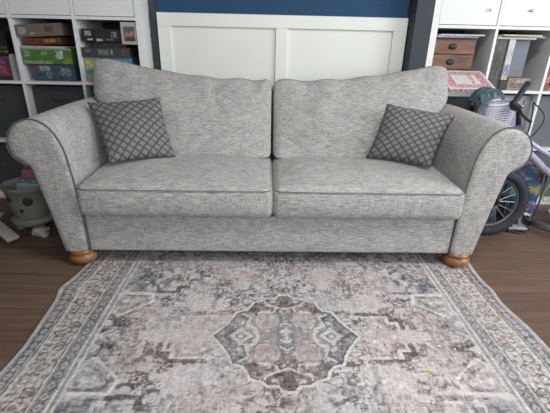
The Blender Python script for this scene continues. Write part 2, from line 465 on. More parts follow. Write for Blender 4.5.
# ------------------------------------------------------------------ things in the right shelving
t = thing('wooden_chest', 'small brown wooden drawer chest with two dark pulls', 'chest', (1.05, .05, ZS))
obj('body', box(G(), .925, 1.185, .06, .34, ZS, 1.026), 'chest', t, bevel=.003)
for z0, z1 in ((.748, .848), (.853, .933), (.938, 1.018)):
    d = obj('drawer', box(G(), .935, 1.175, .045, .062, z0, z1), 'chest', t, bevel=.003)
    g = G(); lathe(g, [(.017, 0), (.017, .003), (.011, .007), (.002, .008)], (1.040, .044, (z0 + z1) / 2), 18, Matrix.Rotation(PI / 2, 4, 'X') @ Matrix.Scale(1.4, 4, (1, 0, 0)))
    obj('pull', g, 'black', d, True)
def leaf(name, x0, x1, y0, y1, z0, th, c, label, grp, yaw=0, cat='paper'):
    o = printed_box(name, x0, x1, y0, y1, z0, z0 + th, patches(c, [(.1, .9, 0, 1, tuple(q - 14 for q in c), .4)], 6, int(z0 * 999)), c, yaw=yaw, nz=2)
    return tag(o, label, cat, grp)
pg = 'papers and magazines on top of the chest and boxes'
leaf('magazine', .93, 1.17, .02, .26, 1.0265, .010, (180, 188, 198), 'blue grey magazine lying directly on the wooden chest', pg, .03)
leaf('magazine', .95, 1.20, .005, .27, 1.037, .007, (216, 224, 232), 'white magazine topmost on the wooden chest', pg, -.04)
# cell two: photo box, white box, blue grey folder, papers on top
o = printed_box('storage_case', 1.275, 1.352, .02, .30, ZS, 1.024, patches((74, 70, 68), [(.1, .9, .05, .95, (98, 92, 86), .35), (.2, .7, .4, .7, (52, 52, 54), .6)], 8, 31), (54, 52, 52), nx=14, nz=34)
tag(o, 'dark patterned upright case next to the white spine', 'case')
o = printed_box('box_file', 1.354, 1.388, .01, .28, ZS + .06, 1.024, patches((214, 214, 216), [(.1, .9, .12, .38, (128, 132, 176), .7), (.15, .9, .55, .75, (172, 176, 190), .5), (.1, .9, 0, .1, (200, 160, 150), .6)], 6, 32), (206, 206, 208), nx=8, nz=30)
tag(o, 'narrow white box with a lilac panel, between dark case and grey folder', 'box')
o = printed_box('flat_pack', 1.354, 1.403, .015, .29, ZS, ZS + .058, patches((50, 50, 52), [(.2, .8, .2, .8, (80, 78, 76), .4)], 6, 38), (46, 46, 48))
# (dark base tray under the white box)
tag(o, 'dark flat tray under the narrow white box', 'tray')
o = printed_box('folder', 1.391, 1.505, .06, .30, ZS + .075, 1.022, patches((112, 124, 142), [(.1, .9, .05, .35, (126, 124, 128), .8)], 4, 33), (98, 108, 124), nx=14, nz=20)
tag(o, 'blue grey upright folder right of the white box', 'folder')
o = printed_box('card_tray', 1.405, 1.54, .02, .28, ZS, ZS + .072, patches((150, 132, 122), [(.1, .9, .2, .6, (90, 80, 76), .5), (.4, .8, .6, .9, (190, 180, 170), .5)], 10, 34), (120, 104, 96))
tag(o, 'beige card tray under the blue grey folder', 'tray')
leaf('magazine', 1.275, 1.50, .005, .26, 1.0245, .008, (206, 200, 176), 'cream magazine lying across the dark case', pg, .02)
leaf('magazine', 1.29, 1.56, .01, .26, 1.033, .008, (150, 150, 136), 'olive grey magazine in the middle of the pile over the folder', pg, -.05)
leaf('magazine', 1.30, 1.53, .00, .24, 1.0415, .007, (214, 210, 196), 'pale magazine topmost over the dark case', pg, .04)
o = printed_box('book', 1.63, 1.66, .02, .26, ZS, .90, patches((172, 60, 60), [(.1, .9, .3, .5, (210, 200, 190), .6), (.1, .9, .75, .95, (70, 120, 110), .6)], 10, 35), (150, 60, 60), nx=6, nz=24)
tag(o, 'red upright book at the right edge of the photo', 'book')
# red and white patterned tray sticking out of cell one
def redwhite(u, v):
    du, dv = min(u, 1 - u), min(v, 1 - v); e = min(du * 1.1, dv)
    if e < .05: return (222, 218, 214)
    if e < .24:
        n = mnoise.noise(Vector((u * 34, v * 26, 3)))
        return (178, 100, 116) if n > -.08 else (216, 206, 206)
    if abs(u - .62) < .05 and hsh(int(u * 40), int(v * 20), 2) < .5: return (196, 130, 138)
    return (216, 214, 214) if hsh(int(u * 40), int(v * 20), 3) < .9 else (196, 180, 184)
t = thing('gift_box', 'red and white patterned flat box sticking out below the chest', 'box', (1.07, .0, .76))
GT = len(bpy.data.objects)
o = printed_box('box', .958, 1.222, -.212, .020, .785, .806, patches((214, 206, 206), [(0, 1, .2, .8, (188, 90, 104), .45)], 6, 36), (206, 196, 196), t, top=redwhite, nx=60, nz=4, ny=24)
o2 = printed_box('lower_board', .955, 1.235, -.212, .018, .760, .783, patches((198, 200, 202), [], 4, 37), (188, 190, 192), t)

for q_ in (o, o2):
    q_.data.transform(Matrix.Translation((0, .008, .055)) @ Matrix.Rotation(.36, 4, 'X') @ Matrix.Translation((0, 0, -.02)))
    q_.data.update()
# ------------------------------------------------------------------ sofa
sofa = thing('sofa', 'pale grey woven three-seater sofa with scroll arms and bun feet', 'sofa', (X0, -.40, 0))
YF0, YBK = -.825, -.015
half = [(.852, .073), (.855, .27), (.862, .385), (.869, .46), (.881, .55), (.910, .62), (.955, .664), (1.008, .674), (1.062, .654), (1.098, .612),
        (1.110, .562), (1.098, .520), (1.066, .494), (1.037, .468), (1.024, .405), (1.000, .28), (.966, .073)]
base_pts = [(x * .985, z) for x, z in half]
def arm(sx):
    prof = [Vector((x, 0, z)) for x, z in base_pts]
    top = smooth_path(prof, 6)
    N = len(top); cen = Vector((.97, 0, .45))
    ys = [(YF0 - .004, .030), (YF0 - .004 + .001, .012), (YF0 + .004, .003), (YF0 + .014, 0), (-.6, 0), (-.4, 0), (-.2, 0), (YBK - .02, 0), (YBK - .004, .006), (YBK, .014)]
    g = G(); n = []
    for i in range(N):                       # inward normals
        t = (top[(i + 1) % N] - top[i - 1]) if 0 < i < N - 1 else (top[1] - top[0] if i == 0 else top[-1] - top[-2])
        t.normalize(); nn = Vector((-t.z, 0, t.x))
        mid = top[i] + nn * .01
        n.append(nn)
    # orientation: profile goes up the inner side, over the scroll, down outside; inward is to the right of travel
    n = [Vector((q.z and -q.x, 0, -q.z)) if False else -q for q in n]
    for y, ins in ys:
        for i in range(N):
            p = top[i] + n[i] * ins
            puff = 0
            if -.75 < y < -.1: puff = .006
            p = p - n[i] * puff
            w = mnoise.noise(Vector((p.x * 5 + sx, y * 5, p.z * 5))) * .004 if -.79 < y < -.05 else 0
            g.v.append((X0 + sx * (p.x), y, p.z + w * (1 if p.z > .3 else 0)))
    L = len(ys)
    for j in range(L - 1):
        for i in range(N):
            a = j * N + i; b = j * N + (i + 1) % N
            g.f.append((a, b, b + N, a + N))
    g.f.append(tuple(range(N))); g.f.append(tuple((L - 1) * N + i for i in range(N)))
    a = obj('arm', g, 'fabric', sofa, True)
    for p in a.data.polygons:
        if len(p.vertices) > 4: p.use_smooth = False
    k = [i for i, p in enumerate(top)][:int(N * .80)]
    g = G(); tube(g, [(X0 + sx * (top[i] - n[i] * .001).x, YF0 + .002, (top[i] - n[i] * .001).z) for i in k], .0029, 6)
    obj('piping', g, 'piping', a, True)
for s in (-1, 1): arm(s)
obj('base', box(G(), X0 - .838, X0 + .838, -.820, -.05, .073, .258), 'fabric', sofa, bevel=.012)
# deck under the cushions and the hidden back frame
g = G()
xs = [-.95 + 1.9 * i / 24 for i in range(25)]
def topz(x):       # top line of the back, x relative to the sofa centre
    a = abs(x)
    pts = [(0, .790), (.12, .785), (.24, .787), (.42, .799), (.62, .826), (.75, .850), (.88, .877), (1.0, .884)]
    for (x0, z0), (x1, z1) in zip(pts, pts[1:]):
        if a <= x1: return z0 + (z1 - z0) * (a - x0) / (x1 - x0)
    return pts[-1][1]
for x in xs:
    wx = x
    zt_ = topz(x) - .045
    g.v += [(X0 + wx, -.13, .2), (X0 + wx, -.075, zt_), (X0 + wx, -.03, zt_ - .005), (X0 + wx, YBK, .2)]
for i in range(24):
    for k in range(4):
        a = i * 4 + k; b = i * 4 + (k + 1) % 4; g.f.append((a, b, b + 4, a + 4))
g.f += [(0, 1, 2, 3), (96, 99, 98, 97)]
obj('back_frame', g, 'fabric', sofa, bevel=.01)

def wr(p, s=1., f=6., seed=0):
    return mnoise.noise(Vector((p.x * f + seed, p.y * f, p.z * f))) * s

def seat(x0, x1, seed):
    cx, hx = (x0 + x1) / 2, (x1 - x0) / 2; y0, y1 = -.858, -.36; z0, z1 = .260, .402
    U, V, F = roundbox(hx, (y1 - y0) / 2, (z1 - z0) / 2, .026, 60, 40, 10)
    g = G(); sgn = 1 if x0 < X0 - .1 else -1       # inner side of this cushion
    for u, p in zip(U, V):
        x, y, z = cx + p.x, (y0 + y1) / 2 + p.y, (z0 + z1) / 2 + p.z
        if u.z > 0:
            k = (1 - abs(u.x) ** 4) * (1 - abs(u.y) ** 3)
            z += (.034 * k + .010 * (u.y + 1) / 2) * u.z
            # creases fanning out from the inner front corner
            dx, dy = (x - (x1 - .02 if sgn > 0 else x0 + .02)), y - (y0 + .10)
            r = math.hypot(dx, dy); an = math.atan2(dy, -sgn * dx)
            z += .0032 * math.sin(an * 13) * math.exp(-((r - .14) / .10) ** 2) * k
            z += wr(Vector((x, y, 0)), .007, 5, seed) * k
        if u.y < -.9: y -= .014 * (1 - u.z ** 2) * (1 - abs(u.x) ** 6)
        x += .006 * (1 - u.z ** 2) * (1 if u.x > 0 else -1) * (abs(u.x) > .9)
        y += wr(Vector((x, 0, z)), .004, 7, seed + 3)
        g.v.append((x, y, z))
    g.f = F
    c = obj('seat_cushion', g, 'fabric', sofa, True)
    g = G()
    for z, r in ((z1 - .010, .0024), (z0 + .012, .003)):
        pts = []
        for i in range(41):
            t = -1 + i / 20
            x = cx + t * (hx - .006); y = y0 - .001 - .006 * (1 - abs(t) ** 6) + (.014 if abs(t) > .97 else 0)
            y += mnoise.noise(Vector((x * 7 + seed + 3, 0, z * 7))) * .004
            pts.append((x, y, z))
        if z > .35: tube(g, pts, r, 6)
    obj('piping', g, 'soft_piping', c, True)
seat(X0 - .836, X0 - .002, 1); seat(X0 + .006, X0 + .838, 9)

def back(s, seed):
    nx, ny, nz = 64, 10, 40
    U, V, F = roundbox(1, .5, 1, .11, nx, ny, nz)
    g = G()
    def xo(z):
        pts = [(.42, .825), (.46, .838), (.55, .858), (.62, .885), (.67, .925), (.71, .948), (.80, .957), (.9, .95)]
        for (a, b), (c, d) in zip(pts, pts[1:]):
            if z <= c: return b + (d - b) * max(0, (z - a)) / (c - a)
        return pts[-1][1]
    for u, p in zip(U, V):
        c = (p.z + 1) / 2                     # 0 bottom .. 1 top
        a = (p.x + 1) / 2                     # 0 inner .. 1 outer
        xa = .006 + a * .94
        zt = topz(xa)
        zt += .0065 * math.sin(xa * 31 + seed) * (1 - a)
        z = .418 + (zt - .418) * c
        x = .006 + a * (xo(z) - .006)
        th = .5 + .5 * p.y / .5               # 0 front .. 1 back
        yf = -.465 + .275 * c ** .8; yb = -.20 + .085 * c
        puff = (1 - abs(p.x) ** 3.2) * (1 - abs(2 * c - 1) ** 2.6)
        if p.y < 0: yf -= .055 * puff
        y = yf + (yb - yf) * th
        q = Vector((x * s, 0, z))
        if p.y < .3:
            y += wr(q, .016, 4.5, seed) * (.3 + puff) + wr(q, .006, 13, seed)
            y += .0045 * math.sin(x * 47 + 5 * wr(q, 1, 5, seed)) * math.exp(-((1 - c) / .16) ** 2)
            # soft diagonal folds from the inner top corner
            y += .005 * math.sin((x * 1.0 + z * 1.9) * 55 + 3 * wr(q, 1, 4, seed)) * puff * max(0, 1 - a * 1.3)
        g.v.append((X0 + s * x, y, z))
    g.f = F
    b = obj('back_cushion', g, 'fabric', sofa, True)
    # piping along the top seam
    pts = []
    for i in range(49):
        a = .03 + .92 * i / 48; xa = .006 + a * .94
        zt = topz(xa) + .0065 * math.sin(xa * 31 + seed) * (1 - a)
        pts.append((X0 + s * (.006 + a * (xo(zt) - .006)), -.146, zt - .001))
    g = G(); tube(g, pts, .0028, 6); obj('piping', g, 'piping', b, True)
back(-1, 2.0); back(1, 5.0)
def foot(x, y, z0=0):
    lathe_p = [(.038, z0), (.045, z0 + .003), (.058, .022), (.064, .036), (.061, .049), (.051, .057), (.048, .060), (.057, .064), (.057, .076)]
    obj('foot', lathe(G(), lathe_p, (x, y, 0), 32), 'foot', sofa, True)
foot(X0 - .885, -.790, .0072); foot(X0 + .890, -.790, .0072); foot(X0 - .885, -.08, .0072); foot(X0 + .893, -.08, .0072)

# ------------------------------------------------------------------ scatter pillows
def pillow(TL, TR, BR, BL, th, label):
    TL, TR, BR, BL = map(Vector, (TL, TR, BR, BL)); n = 36; g = G(); g.uv = []
    nrm = ((TR - BL).cross(TL - BR)).normalized()
    if nrm.y > 0: nrm = -nrm
    c0 = (TL + TR + BR + BL) / 4
    idx = {}
    for side in (1, -1):
        for j in range(n + 1):
            for i in range(n + 1):
                edge = i in (0, n) or j in (0, n)
                if side == -1 and edge: idx[(side, i, j)] = idx[(1, i, j)]; continue
                s, t = 2 * i / n - 1, 2 * j / n - 1
                s2 = s * (.94 + .06 * t * t); t2 = t * (.94 + .06 * s * s)
                a, b = (s2 + 1) / 2, (t2 + 1) / 2
                p = (BL * (1 - a) + BR * a) * (1 - b) + (TL * (1 - a) + TR * a) * b
                h = th * ((1 - abs(s) ** 2.2) * (1 - abs(t) ** 2.2)) ** .55
                p = p + nrm * (h * (side if side > 0 else -.55)) 
                p += nrm * mnoise.noise(p * 9) * .012 * (h / th)
                idx[(side, i, j)] = len(g.v); g.v.append(tuple(p)); g.uv.append((i / n, j / n))
    for side in (1, -1):
        for j in range(n):
            for i in range(n):
                q = (idx[(side, i, j)], idx[(side, i + 1, j)], idx[(side, i + 1, j + 1)], idx[(side, i, j + 1)])
                g.f.append(q if side > 0 else q[::-1])
    o = obj('scatter_pillow', g, 'lattice', None, True)
    tag(o, label, 'pillow', 'dark diamond-patterned scatter pillows')
    # thin welt around the edge
    return o
pillow((-.925, -.455, .690), (-.590, -.385, .712), (-.500, -.530, .446), (-.775, -.665, .446), .055,
       'dark grey diamond-patterned pillow against the left arm of the sofa')
pillow((.560, -.400, .706), (.890, -.465, .666), (.730, -.650, .448), (.458, -.500, .448), .055,
       'dark grey diamond-patterned pillow tilted against the right arm of the sofa')

# ------------------------------------------------------------------ rug
RX, RY, HW, HL = .03, -1.30, .915, 1.36
def vnoise(x, y, seed):
    rs = np.random.RandomState(seed); T = rs.rand(64, 64)
    xi = np.floor(x).astype(int); yi = np.floor(y).astype(int); fx = x - xi; fy = y - yi
    fx = fx * fx * (3 - 2 * fx); fy = fy * fy * (3 - 2 * fy)
    g_ = lambda a, b: T[a % 64, b % 64]
    return (g_(xi, yi) * (1 - fx) + g_(xi + 1, yi) * fx) * (1 - fy) + (g_(xi, yi + 1) * (1 - fx) + g_(xi + 1, yi + 1) * fx) * fy
def seg(x, y, pts, closed=False):
    d = np.full(x.shape, 9.); P_ = list(pts) + ([pts[0]] if closed else [])
    for (ax, ay), (bx, by) in zip(P_, P_[1:]):
        dx, dy = bx - ax, by - ay; L2 = dx * dx + dy * dy + 1e-12
        t = np.clip(((x - ax) * dx + (y - ay) * dy) / L2, 0, 1)
        d = np.minimum(d, np.hypot(x - ax - t * dx, y - ay - t * dy))
    return d
def inside(x, y, poly):
    r = np.zeros(x.shape, bool); n = len(poly); j = n - 1
    for i in range(n):
        xi, yi = poly[i]; xj, yj = poly[j]
        c = ((yi > y) != (yj > y)) & (x < (xj - xi) * (y - yi) / (yj - yi + 1e-12) + xi); r ^= c; j = i
    return r
def rug_colours(X, Y):
    q = .0065
    n1 = vnoise(X * 60, Y * 60, 5) - .5; n2 = vnoise(X * 60 + 9, Y * 60, 6) - .5
    xs_, ys_ = X + n1 * .004, Y + n2 * .004
    sx, sy = xs_ - RX, ys_ - RY
    u, v = np.abs(sx), np.abs(sy)
    uq, vq = np.floor(u / q) * q, np.floor(v / q) * q           # woven steps
    C = np.empty(X.shape + (3,)); light = np.array((186, 181, 181.)); C[:] = light
    def put(m, c, a=1.): 
        a_ = (m * a)[..., None] if m.dtype != bool else (m.astype(float) * a)[..., None]
        C[:] = C * (1 - a_) + np.array(c, float) * a_
    brown, blue, mauve, grey, cream = (98, 89, 87), (104, 106, 114), (156, 140, 138), (126, 121, 121), (204, 198, 194)
    # field ornament from mirrored noise
    o1 = vnoise(uq * 46, vq * 46, 11); o2 = vnoise(uq * 90, vq * 90, 12); o3 = vnoise(uq * 12, vq * 12, 13)
    orn = o1 * .6 + o2 * .4
    fld = (u < .67) & (v < 1.12)
    hat = (((v / .0085) % 1) < .62) | (((u / .0085) % 1) < .35)
    put(fld & (orn > .62) & (o3 > .42) & hat, grey, .8)
    put(fld & (orn > .69) & (o3 > .35), brown, .8)
    put(fld & (orn < .30), cream, .7)
    l1 = vnoise(u * 26 + 3, v * 26, 51); l2 = vnoise(u * 44, v * 44 + 7, 52)
    line = (np.abs(l1 - .5) < .034) | (np.abs(l2 - .52) < .05)
    put(fld & line & (o3 > .3), (92, 84, 83), .85)
    put(fld & (np.abs(l1 - .62) < .02), cream, .7)
    # rosettes
    def rosette(cx, cy, r, c):
        d = np.hypot(uq - cx, (vq - cy)); an = np.arctan2(vq - cy, uq - cx)
        k = np.abs(np.sin(an * 4))
        put((d < r) & (d > r * .45) & (k > .45), c, .8); put(d < r * .25, c, .85)
    for cx, cy, r, c in ((.40, .13, .034, brown), (.19, .235, .036, grey), (.34, .29, .045, grey), (.25, .33, .03, brown), (.47, .19, .03, brown), (.12, .36, .04, mauve),
                         (.05, .44, .04, grey), (.30, .44, .045, grey), (.56, .02, .04, grey), (.44, .36, .03, brown), (.20, .52, .05, mauve), (.5, .5, .04, blue)):
        rosette(cx, cy, r, c)
    # reddish areas beyond the bracket
    rd = np.hypot((u - .55) / .09, (v - .11) / .11); put(np.clip(1.25 - rd, 0, 1) * (orn > .38), (164, 144, 141), .6)
    rd = np.hypot((u - .34) / .09, (v - .03) / .08); put(np.clip(1.2 - rd, 0, 1) * (orn > .42), (166, 148, 145), .7)
    rd = np.hypot((u - .18) / .12, (v - .42) / .1); put(np.clip(1.1 - rd, 0, 1) * (orn > .45), (160, 142, 140), .6)
    # stepped bracket
    br = seg(uq, vq, [(.25, .105), (.385, .105), (.385, .07), (.42, .07), (.42, .03)]); put(br < .006, cream, .9); 
    br = seg(uq, vq, [(.27, .118), (.40, .118), (.40, .085), (.435, .085), (.435, .04)]); put(br < .008, brown, .85)
    br = seg(uq, vq, [(.28, .15), (.28, .30)]); put(br < .010, grey, .5)
    # medallion
    med = [(.268, 0), (.245, .03), (.222, .060), (.20, .10), (.185, .135), (.15, .145), (.135, .165), (.125, .195), (.09, .205), (.07, .222), (.035, .222), (.02, .245), (0, .245)]
    poly = med + [(-.001, .25), (-.001, -.001), (.268, -.001)]
    im = inside(u, v, poly)
    put(im, light, 1)
    put(im & (orn > .5), grey, .6)
    ends = im & (u > .125) & (u + v * .9 > .2); put(ends & (orn > .36) & hat, (92, 95, 105), .85); put(ends & (orn > .62), (78, 78, 86), .8); put(im & line, (112, 102, 103), .6)
    band = im & (v > .115) & (u < .13); put(band & (orn > .34) & hat, (108, 92, 93), .85); put(band & (orn > .60), (90, 78, 80), .85)
    put(im & (u < .03) & (orn > .35) & (v < .12) & hat, (112, 116, 124), .7)
    d = np.hypot((u - .07) / .045, (v - .085) / .045) + (o1 - .5) * .5; put((d < 1), (170, 154, 153), .55); put((np.abs(d - 1) < .10), cream, .45)
    d = np.abs(u - .165) / .052 + np.abs(v) / .050 + (o1 - .5) * .3; put(d < 1, cream, .7); put(np.abs(d - 1) < .08, brown, .5); put((d < .42), (98, 98, 106), .8); put((d < .16), cream, .7)
    put(seg(u, v, [(.10, 0), (.11, .04), (.145, .055), (.13, .10), (.16, .12)]) < .0045, cream, .9)
    put(seg(u, v, [(0, .035), (.02, .02)]) < .004, cream, .9); put(seg(u, v, [(0, .07), (.02, .055)]) < .004, cream, .9)
    put(seg(u, v, [(.10, .13), (.04, .135), (.03, .165), (.07, .18), (.08, .20)]) < .004, cream, .9)
    put(seg(u, v, [(0, .15), (.03, .165)]) < .004, cream, .9)
    e = seg(u, v, med); put(e < .0055, cream, 1); put((e > .0055) & (e < .011) & im, (86, 78, 82), .8); put((e > .0055) & (e < .009) & ~im, brown, .4)
    o6 = np.array(med); big = [(x * 1.0 + .035 if x > .0 else 0, y + .03) for x, y in med[3:]]
    e2 = seg(uq, vq, big); put((e2 < .004) & ~im, (112, 100, 98), .6)
    for cx, cy in ((.215, .20), (.0, .285)):
        d = np.hypot(u - cx, v - cy) + (o1 - .5) * .02; put((d < .032) & (orn > .36), (112, 110, 114), .75); put(np.abs(d - .036) < .003, cream, .6)
    # corner figures
    hexa = [(.675, .25), (.545, .25), (.53, .20), (.575, .15), (.66, .10), (.675, .10)]
    ih = inside(u, v, hexa); put(ih & (orn > .42), grey, .7); put(seg(u, v, hexa) < .0065, (214, 208, 205), 1); put(seg(u, v, [(.65, .235), (.57, .235), (.56, .205), (.60, .165), (.65, .14)]) < .005, brown, .8)
    zz = [(.67, .02), (.60, .06), (.665, .10)]; put(seg(uq, vq, zz) < .014, (70, 68, 72), .9)
    zz = [(.67, -.02), (.57, .06), (.62, .10), (.54, .17)]; put(seg(uq, vq, zz) < .006, brown, .75)
    sp = (u > .40 + np.maximum(0, .45 - v) * .55) & (v > .265) & (u < .67)
    put(sp & (orn > .40), grey, .6); put(sp & (orn > .56), (84, 84, 90), .75)
    bl = np.hypot((u - .60) / .09, (v - .315) / .055); put(np.clip(1.3 - bl, 0, 1) * (orn > .36) * hat * (u < .67), (94, 99, 111), .75)
    put(seg(uq, vq, [(.54, .262), (.44, .262), (.44, .30), (.40, .30), (.40, .35), (.36, .35), (.36, .42)]) < .009, (88, 82, 84), .8)
    # field upper zone lines
    for vv in (.475, .50, .60): put((np.abs(v - vv) < .005) & (u < .55), grey, .6)
    put((v > .55) & (v < 1.12) & (orn > .5) & (u < .67), (110, 106, 112), .6)
    # borders
    E_ = np.minimum(HW - u, HL - v)          # distance from the edge
    al = np.where(HW - u < HL - v, sy, sx)   # position along the border
    bd = E_ < .245; put(bd, (178, 171, 168), 1)
    k = np.abs(((al / .034) % 1) - .5) * 2
    def stripe(a, b, c, al_=1.): put((E_ >= a) & (E_ < b), c, al_)
    stripe(0, .014, (176, 171, 166)); stripe(.014, .060, (166, 161, 160)); put((E_ > .016) & (E_ < .058) & (np.abs(((al / .034) % 1) - .5) < .06), (104, 100, 102), .8); put((E_ > .0145) & (E_ < .0185), (104, 100, 102), .8)
    m = (E_ > .02) & (E_ < .054); put(m & (np.abs(E_ - .037) / .017 + k > .95), (88, 86, 92), .85)
    stripe(.060, .066, (112, 108, 110)); stripe(.066, .072, cream)
    # main border: leaves on a winding stem
    B = (E_ > .074) & (E_ < .158)
    ph = al * 2 * PI / .30; mid = .116 + .022 * np.sin(ph)
    put(B & (np.abs(E_ - mid) < .0035), (104, 96, 96), .85)
    a3 = np.abs(((al / .30) % 1) - .5) * .30
    o4 = vnoise(E_ * 55, a3 * 60, 21); o5 = vnoise(E_ * 95 + 5, a3 * 100, 22)
    put(B, (188, 181, 178), .8); put(B & (o5 > .70), (122, 112, 108), .8); put(B & (np.abs(o4 - .5) < .040), (106, 98, 96), .8); put(B & (o4 < .2), cream, .8)
    for ctr, rr, sd in ((.0, .040, 1), (.5, .034, -1)):
        ca = (((al / .30) + ctr + .5) % 1 - .5) * .30; ce = E_ - .116 - sd * .006
        d = np.hypot(ca, ce); an = np.arctan2(ce, ca)
        put(B & (d < rr * 1.15), (188, 181, 177), .85)
        put(B & (np.abs(d - rr * (.8 + .18 * np.sin(an * 5 + 1))) < .0035), (96, 86, 84), .85)
        put(B & (np.abs(d - rr * .5) < .003) & (np.sin(an * 3) > -.4), (110, 94, 92), .8)
        put(B & (d < rr * .28), (120, 100, 98), .8)
        dd = np.hypot(np.abs(ca) - rr * 1.35, ce - .012 * sd); put(B & (np.abs(dd - .018) < .0035) & (ce * sd > -.006), (98, 90, 88), .8)
    stripe(.158, .163, (108, 104, 106)); stripe(.163, .168, cream)
    stripe(.168, .216, (150, 146, 147)); stripe(.174, .208, (122, 119, 121))
    k2 = np.abs(((al / .040) % 1) - .5) * 2
    m = (E_ > .174) & (E_ < .210); put(m & (np.abs(E_ - .192) / .018 + k2 < .8), (176, 170, 168), .8); put(m & (np.abs(np.abs(E_ - .192) / .018 + k2 - 1.1) < .16), (86, 84, 88), .8); put(m & (np.abs(E_ - .192) / .018 + k2 < .3), (92, 90, 98), .85)
    stripe(.216, .222, cream); stripe(.222, .236, (146, 142, 144)); stripe(.236, .242, cream)
    # wear: patches where the pile has faded, in streaks along and across
    w = vnoise(X * 9, Y * 9, 31) * .4 + vnoise(X * 50, Y * 150, 32) * .33 + vnoise(X * 150, Y * 50, 33) * .33
    fade = np.clip((w - .40) * 4, 0, 1) * .72
    bfade = np.where(E_ < .245, .5, 1.) * np.where(im, .38, 1.)
    C[:] = C * (1 - (fade * bfade)[..., None]) + np.array((184, 178, 178.)) * (fade * bfade)[..., None]
    s = (vnoise(X * 55, Y * 230, 41) - .5) * 26 + (vnoise(X * 230, Y * 55, 42) - .5) * 26 + (vnoise(X * 250, Y * 250, 43) - .5) * 26
    s += (vnoise(X * 4, Y * 4, 44) - .5) * 12
    C += s[..., None]
    C += ((vnoise(X * 5, Y * 5, 45) - .5) * 5)[..., None] * np.array((1, -.2, -.4))
    return np.clip(C, 0, 255)
def build_rug():
    nx = int(2 * HW / .0036)
    ya = np.concatenate([np.arange(RY - HL, -1.85, .010), np.arange(-1.85, -.66, .0038), np.linspace(-.66, RY + HL, 60)])
    xa = np.linspace(RX - HW, RX + HW, nx)
    X, Y = np.meshgrid(xa, ya)
    c = rug_colours(X, Y) / 255.
    c = np.where(c <= .04045, c / 12.92, ((c + .055) / 1.055) ** 2.4)
    # gentle waves of the outline and a small ripple near the edges
    ed = (X - RX) / HW
    wav = .012 * np.sin(Y * 9.0 + 1.3) * np.exp(-((1 - np.abs(ed)) / .12) ** 2) + .016 * np.exp(-((Y + 1.02) / .05) ** 2) * np.where(ed < -.5, -1, .6) * np.abs(ed) ** 6
    XX = X + wav * np.abs(ed) ** 3
    Z = .0035 + .0035 * np.exp(-((1 - np.abs(ed)) / .03) ** 2) * (1 + np.sin(Y * 24)) / 2
    ny_, nx_ = X.shape
    V = np.stack([XX - RX, Y - RY, Z], -1).reshape(-1, 3)
    i = np.arange(ny_ * nx_).reshape(ny_, nx_)
    F = np.stack([i[:-1, :-1], i[:-1, 1:], i[1:, 1:], i[1:, :-1]], -1).reshape(-1, 4)
    # skirt down to the floor
    rim = np.concatenate([i[0, :], i[1:, -1], i[-1, -2::-1], i[-2:0:-1, 0]])
    low = V[rim].copy(); low[:, 2] = 0.0003; b0 = len(V); n = len(rim)
    V = np.concatenate([V, low]); k = np.arange(n); k1 = (k + 1) % n
    F = np.concatenate([F, np.stack([rim[k1], rim[k], b0 + k, b0 + k1], -1)])
    me = bpy.data.meshes.new('rug'); me.vertices.add(len(V)); me.vertices.foreach_set('co', V.astype(np.float32).ravel())
    me.loops.add(F.size); me.loops.foreach_set('vertex_index', F.astype(np.int32).ravel())
    me.polygons.add(len(F)); me.polygons.foreach_set('loop_start', np.arange(0, F.size, 4, dtype=np.int32)); me.polygons.foreach_set('use_smooth', np.ones(len(F), bool))
    me.update(calc_edges=True); me.validate()
    cc = np.ones((len(V), 4), np.float32); cc[:b0, :3] = c.reshape(-1, 3); cc[b0:, :3] = .35
    ca = me.color_attributes.new('Col', 'FLOAT_COLOR', 'POINT'); ca.data.foreach_set('color', cc.ravel())
    m = attr_mat('distressed_rug_pile', .95, .16); m.node_tree.nodes['Principled BSDF'].inputs['Specular IOR Level'].default_value = .1
    me.materials.append(m)
    o = bpy.data.objects.new('rug', me); COL.objects.link(o); o.location = (RX, RY, 0)
    tag(o, 'distressed grey and mauve medallion rug under the front of the sofa', 'rug')
build_rug()
M['yellow'] = plain('yellow_thread', rgb(214, 212, 60), .7)
g = G(); tube(g, smooth_path([(.462, -1.468, .010), (.474, -1.463, .012), (.486, -1.466, .010), (.500, -1.464, .011)], 4), .0017, 6)
tag(obj('thread', g, 'yellow', None, True), 'short bright yellow thread lying on the rug', 'thread')

